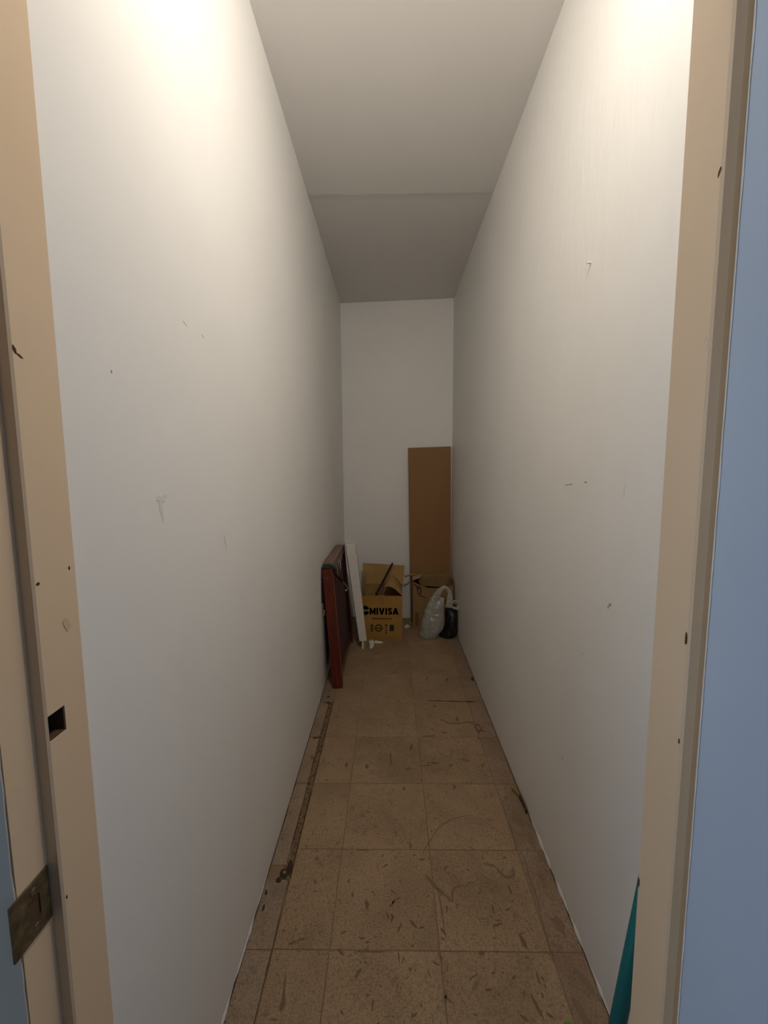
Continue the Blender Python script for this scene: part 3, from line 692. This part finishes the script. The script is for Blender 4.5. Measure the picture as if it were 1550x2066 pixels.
def glyph(c):
    if c == 'M': return 1.0, [rect(0, 0.25, 0, 1), rect(0.75, 1.0, 0, 1), [(0.0, 1), (0.30, 1), (0.60, 0.12), (0.40, 0.12)], [(0.70, 1), (1.0, 1), (0.60, 0.12), (0.40, 0.12)]]
    if c == 'I': return 0.28, [rect(0, 0.28, 0, 1)]
    if c == 'V': return 0.96, [[(0, 1), (0.31, 1), (0.62, 0), (0.34, 0)], [(0.65, 1), (0.96, 1), (0.62, 0), (0.34, 0)]]
    if c == 'A': return 0.98, [[(0, 0), (0.30, 0), (0.64, 1), (0.34, 1)], [(0.68, 0), (0.98, 0), (0.64, 1), (0.34, 1)], rect(0.25, 0.73, 0.18, 0.40)]
    if c == 'S': return 0.74, seg(0.37, 0.715, 0.295, 0.06, 15, 275, 1.22)+seg(0.37, 0.295, 0.295, 0.06, 95, -165, 1.22)
word, x = [], 0.0
for c in 'MIVISA':
    w_, q = glyph(c); word += [[((px+x), pz) for px, pz in p] for p in q]; x += w_+(0.05 if c == 'S' else 0.12)
x -= 0.12
flat_front([[(-0.1055+px/x*0.219, 0.2035+pz*0.0525) for px, pz in p] for p in word], 'lettering', M_ink, b1)
flat_front(arc(-0.142, 0.237, 0.036, 0.010, 22, 338, 24), 'logo', M_ink, b1)
small = []
x = -0.085
for k, n in enumerate((10, 5, 7)):
    for i in range(n): small.append(rect(x, x+0.0042, 0.168, 0.168+(0.008 if i % 3 else 0.010))); x += 0.0062
    x += 0.006
flat_front(small, 'small_print', M_inkred, b1)
ic = arc(-0.038, 0.079, 0.030, 0.019, 0, 360, 28)+[rect(-0.056, -0.020, 0.073, 0.083)]
ic += [rect(-0.100, -0.078, 0.052, 0.060), rect(-0.100, -0.078, 0.064, 0.080), rect(-0.098, -0.080, 0.084, 0.108)]
ic += [[(0.008, 0.108), (0.030, 0.108), (0.022, 0.086), (0.016, 0.086)], rect(0.0165, 0.0215, 0.062, 0.086), rect(0.008, 0.030, 0.056, 0.062), rect(0.012, 0.026, 0.034, 0.046)]
flat_front([[(px, pz+0.02) for px, pz in p] for p in ic], 'icon', M_inkbrown, b1)
ic = [rect(0.046, 0.078, 0.054, 0.061), rect(0.046, 0.078, 0.062, 0.104)]
flat_front([[(px, pz+0.02) for px, pz in p] for p in ic], 'icon', M_ink, b1)

stk = thing('black_stick', 'black stick lying diagonally across the open ochre box', 'stick', (-0.110, 3.036, 0.363))
nb = bmesh.new(); tube([(0, 0, 0), (0.124, 0.3074, 0.166)], lambda t: 0.0105-0.003*t, 10, 1, nb)
build('shaft', nb, M_black, stk)

# ------------------------------------------------------------------ tall panels against the back wall
hp = bmesh.new()
plate([(0.1710, 3.4140, 0.0), (0.5085, 3.4140, 0.0), (0.5015, 3.4590, 1.484), (0.1490, 3.4760, 1.475)], 0.006, hp)
tag(build('hardboard_panel', hp, M_panel), 'tall plain brown hardboard panel leaning in the back right corner', 'panel')
wp = bmesh.new(); plate([(0.44, 3.4585, 0.0), (0.5155, 3.4550, 0.0), (0.5155, 3.4700, 1.378), (0.44, 3.4735, 1.377)], 0.004, wp)
tag(build('white_panel', wp, M_white), 'narrow white board showing behind the right edge of the brown panel', 'board')
stc = tube([(0.118, 3.345, 0.418), (0.19, 3.392, 0.427)], 0.0085, 8, 1)
tag(build('wooden_stick', stc, M_pine), 'short wooden stick lying across the gap between both boxes', 'stick')
stc = tube([(0.112, 3.395, 0.012), (0.23, 3.40, 0.012)], 0.010, 8, 1)

# ------------------------------------------------------------------ plain box
b2 = thing('cardboard_box', 'dull brown cardboard box with torn top behind the white bag', 'box', (0.341, 3.262, 0.0))
hx, dp, hh = 0.163, 0.125, 0.405
def torn_panel(x0, x1, y, zf, th, n=26):
    pts = [(x0, 0.0), (x1, 0.0)]+[(x1+(x0-x1)*i/n, zf(1-i/n)+0.004*noise.noise(Vector((i*0.9, y*30, 0)))) for i in range(n+1)]
    bm = bmesh.new(); vs = [bm.verts.new((x, y, z)) for x, z in pts]; f = bm.faces.new(vs)
    r = bmesh.ops.extrude_face_region(bm, geom=[f]); bmesh.ops.translate(bm, vec=(0, th, 0), verts=[e for e in r['geom'] if isinstance(e, bmesh.types.BMVert)])
    return bm
build('front_panel', torn_panel(-hx, hx, 0, lambda t: hh-0.012-0.050*min(1, t*2.6)+(0.03*max(0, t-0.85)/0.15), 0.004), M_card2, b2)
build('back_panel', torn_panel(-hx, hx, dp-0.004, lambda t: hh+0.026+0.012*math.sin(t*9)+0.008*math.sin(t*31), 0.004), M_card2, b2)
M_card2shade = cardboard('shaded torn cardboard', (0.20, 0.115, 0.05))  # darker copy of the box card, shade of the open top in its colour
build('flap', plate([(-hx+0.03, dp-0.008, hh+0.006), (hx-0.02, dp-0.008, hh+0.010), (hx-0.05, 0.05, hh-0.07), (-hx+0.07, 0.045, hh-0.055)], 0.003), M_card2shade, b2)
sp_ = box(-hx, -hx+0.004, 0.0045, dp-0.0045, 0, hh, 0.001); build('side_panel', sp_, M_card2, b2)
sp_ = box(hx-0.004, hx, 0.0045, dp-0.0045, 0, hh-0.005, 0.001); build('side_panel', sp_, M_card2, b2)
build('bottom_panel', box(-hx+0.005, hx-0.005, 0.005, dp-0.005, 0.001, 0.005), M_card2, b2)
fb = plate([(-hx+0.002, 0.012, hh+0.001), (-hx+0.002, dp-0.012, hh+0.001), (-hx+0.075, dp-0.03, hh+0.030), (-hx+0.060, 0.03, hh+0.018)], 0.003)
build('flap', fb, cardboard('pale torn cardboard', (0.42, 0.30, 0.20)), b2)
pr = bmesh.new()
for pts in ([(-hx+0.012, hh-0.03), (-hx+0.035, hh-0.055), (-hx+0.040, hh-0.095), (-hx+0.060, hh-0.125), (-hx+0.11, hh-0.142)],
            [(-hx+0.040, hh-0.045), (-hx+0.064, hh-0.070), (-hx+0.062, hh-0.115)], [(-hx+0.035, hh-0.055), (-hx+0.064, hh-0.070)]):
    ribbon([(x, -0.0006, z) for x, z in pts], 0.007, (0, 1, 0), 0.0001, 4) if False else None
    P = smooth_path([(x, -0.0004, z) for x, z in pts], 5)
    for a, b in zip(P, P[1:]):
        d = (b-a).normalized(); nn = Vector((-d.z, 0, d.x))*0.0046
        plate([a-nn, b-nn, b+nn, a+nn], 0.0003, pr)
build('printed_outline', pr, M_inkbrown, b2)
pr = bmesh.new(); z = 0.03
for k in range(9):
    for a, b in ((0, 0.026), ) if k % 3 else ((0, 0.011), (0.015, 0.026)):
        plate([(-hx+0.020+a, -0.0003, z), (-hx+0.020+b, -0.0003, z), (-hx+0.020+b, -0.0003, z+0.0065), (-hx+0.020+a, -0.0003, z+0.0065)], 0.0004, pr)
    z += 0.0125
build('faded_print', pr, M_inkbrown, b2)

# ------------------------------------------------------------------ carrier bags
def XZ(px, py, Y):                                           # width and height of a bag point from its outline sheet
    d = fw + rt*((px-775)/F_PX) - up*((py-1033)/F_PX)
    return d.x/d.y*Y, 1.3+d.z/d.y*Y
BY = 3.09
def lv(y, xl, xr, ry):
    a = XZ(xl, y, BY); b = XZ(xr, y, BY); return ((a[0]+b[0])/2, BY, max(0.0006, a[1]), (b[0]-a[0])/2, ry)
def finer(levels):
    out = []
    for a, b in zip(levels, levels[1:]):
        for k in range(3): out.append(tuple(a[i]+(b[i]-a[i])*k/3 for i in range(5)))
    return out+[levels[-1]]
cbg = thing('carrier_bag', 'white translucent plastic carrier bag standing beside the black bag', 'bag')
RIGHT = {1290: 872, 1286: 879, 1280: 885, 1272: 891, 1262: 895.5, 1252: 897.5, 1246: 897.5, 1240: 896.5, 1232: 895, 1224: 896, 1216: 897.5, 1209: 897, 1205: 893}
LEFT = {1290: 855, 1286: 850.5, 1280: 849, 1272: 849.5, 1262: 850.5, 1252: 852, 1246: 853, 1240: 854, 1232: 856, 1224: 859.5, 1216: 863.5, 1209: 868, 1205: 871}
RY = [0.018, 0.042, 0.048, 0.05, 0.052, 0.05, 0.046, 0.042, 0.037, 0.032, 0.022, 0.013, 0.006]
levels = [lv(y, LEFT[y], RIGHT[y], r) for y, r in zip(RIGHT, RY)]
build('body', loft(finer(levels), 64, 0.0095, 1.7, 30), M_bag, cbg, True)
def P3(px, py, dy=0.0): x, z = XZ(px, py, BY); return (x, BY+dy, z)
def strap(pts, widths, thick, n=6):                          # flat film loop, broad in its own plane
    P = smooth_path(pts, n); W_ = smooth_path([(w_, 0, 0) for w_ in widths], n); nb = bmesh.new(); rings = []
    for i, p in enumerate(P):
        d = (P[min(i+1, len(P)-1)]-P[max(i-1, 0)]); d.y = 0; d.normalize(); nn = Vector((-d.z, 0, d.x)); w_ = W_[i].x/2
        rings.append([nb.verts.new(p+nn*w_*math.cos(t)+Vector((0, 1, 0))*(thick/2*math.sin(t)+0.004*noise.noise(p*60+nn*math.cos(t)*3))) for t in [2*math.pi*k/10 for k in range(10)]])
    for A, B in zip(rings, rings[1:]):
        for k in range(10): nb.faces.new((A[k], A[(k+1) % 10], B[(k+1) % 10], B[k]))
    nb.faces.new(rings[0]); nb.faces.new(rings[-1][::-1])
    return nb
h1 = strap([P3(877, 1213, -0.006), P3(879.5, 1204, -0.012), P3(885, 1194, -0.018), P3(890.5, 1186.5, -0.02), P3(897.5, 1183.5, -0.02), P3(904, 1188, -0.022), P3(907, 1197, -0.028), P3(906.5, 1210, -0.034), P3(905, 1223, -0.036)],
           [0.066, 0.060, 0.046, 0.032, 0.026, 0.028, 0.036, 0.050, 0.060], 0.016)
build('handle', h1, M_bag, cbg, True)
h2 = strap([P3(908, 1217, -0.035), P3(912, 1212.5, -0.035), P3(919, 1211, -0.03), P3(924.5, 1216, -0.03), P3(923, 1224, -0.035), P3(915, 1223, -0.040), P3(909, 1219, -0.042)], [0.018, 0.020, 0.022, 0.022, 0.026, 0.022, 0.016], 0.012)
build('handle', h2, M_bag, cbg, True)
BK = 3.135
def lk(y, xl, xr, ry):
    a = XZ(xl, y, BK); b = XZ(xr, y, BK); return ((a[0]+b[0])/2, BK, max(0.0006, a[1]), (b[0]-a[0])/2, ry)
levels = [lk(1286, 888, 908, 0.05), lk(1284, 885, 914, 0.065), lk(1280, 888, 918, 0.075), lk(1272, 894, 921.5, 0.078), lk(1262, 898.5, 923, 0.078), lk(1250, 900, 923.5, 0.075), lk(1240, 899, 923.5, 0.068),
          lk(1232, 898, 923, 0.055), lk(1225, 900, 921, 0.042), lk(1220, 905, 918, 0.022)]
bb = thing('black_bag', 'black glossy plastic bag slumped against the right wall', 'bag')
build('body', loft(finer(levels), 48, 0.0085, 6.3, 24), M_bagblack, bb, True)

# ------------------------------------------------------------------ small things on the floor
br = thing('metal_bracket', 'bent brown metal bracket lying at the foot of the right wall', 'bracket', (0.5, 1.52, 0.0))
a_ = (-0.012, 0.038, 0.008); m_ = (0.006, 0.000, 0.008); e_ = (0.0085, -0.075, 0.008)
build('arm', ribbon([a_, (-0.004, 0.022, 0.008), m_], 0.016, (0, 0, 1), 0.005, 3), M_brass2, br)['label'] = 'brass coloured arm'
build('arm', ribbon([m_, (0.0085, -0.035, 0.008), e_], 0.015, (0, 0, 1), 0.005, 3), M_rust, br)['label'] = 'dark rusty arm'
nb = bmesh.new(); bmesh.ops.create_cone(nb, cap_ends=True, segments=12, radius1=0.003, radius2=0.003, depth=0.002, matrix=Matrix.Rotation(math.pi/2, 4, 'Y'))
build('rivet', nb, M_steel, br, loc=(0.0052, -0.066, 0.009))

st = thing('string', 'thin dark string with a looped end on the floor tile', 'string', (0.35, 2.0, 0.0))
pts = [(-0.098, 0.030, 0.0016), (-0.078, 0.026, 0.0016), (-0.057, 0.005, 0.0016), (-0.007, 0.001, 0.0016), (0.046, 0.014, 0.0016), (0.070, -0.006, 0.0016)]
build('strand', tube(pts, 0.0012, 6, 5), M_dirt, st, True)
lp = [(0.086+0.0135*math.cos(a), -0.034+0.028*math.sin(a), 0.0024) for a in [2*math.pi*i/24 for i in range(24)]]
build('loop', tube(lp, 0.0024, 6, 1, closed=True), M_dirt, st, True)
build('tail', tube([(0.096, -0.050, 0.0016), (0.106, -0.060, 0.0016), (0.114, -0.066, 0.0016)], 0.002, 6, 4), M_dirt, st, True)

nb = bmesh.new(); plate([(-0.006, -0.022, 0.002), (0.003, -0.02, 0.001), (0.008, 0.004, 0.003), (0.004, 0.024, 0.006), (-0.004, 0.016, 0.003), (-0.008, -0.006, 0.001)], 0.002, nb)
tag(build('wood_chip', nb, M_rust, loc=(0.503, 2.449, 0.0)), 'small dark wood chip by the right wall near the bags', 'wood chip')

# ------------------------------------------------------------------ mop in the corner behind the right jamb
mp_ = thing('mop', 'teal handled mop with lime green head behind the right door jamb', 'mop', (0.328, 0.595, 0.0))
build('handle', tube([(0, 0, 0.055), (0.1735, 0.0965, 0.82)], 0.0132, 14, 1), M_teal, mp_, True)
hd = math.atan2(0.235, 0.142)
hb_ = box(-0.17, 0.21, -0.045, 0.045, 0.034, 0.048, 0.006, 2); build('plate', hb_, M_teal, mp_, rot=(0, 0, hd))
nb = bmesh.new()
for i in range(54):
    for j in range(13):
        x = -0.19+0.43*i/53+random.uniform(-.004, .004); y = -0.055+0.11*j/12+random.uniform(-.003, .003)
        e = max(0, abs(y)-0.045)/0.01; dz = 0.034
        tube([(x, y, dz), (x+random.uniform(-.008, .008), y*1.12+random.uniform(-.006, .006), 0.004)], 0.0052, 5, 1, nb)
o = build('strands', nb, M_lime, mp_, rot=(0, 0, hd)); o['kind'] = 'stuff'; o['label'] = 'lime green microfibre strands'
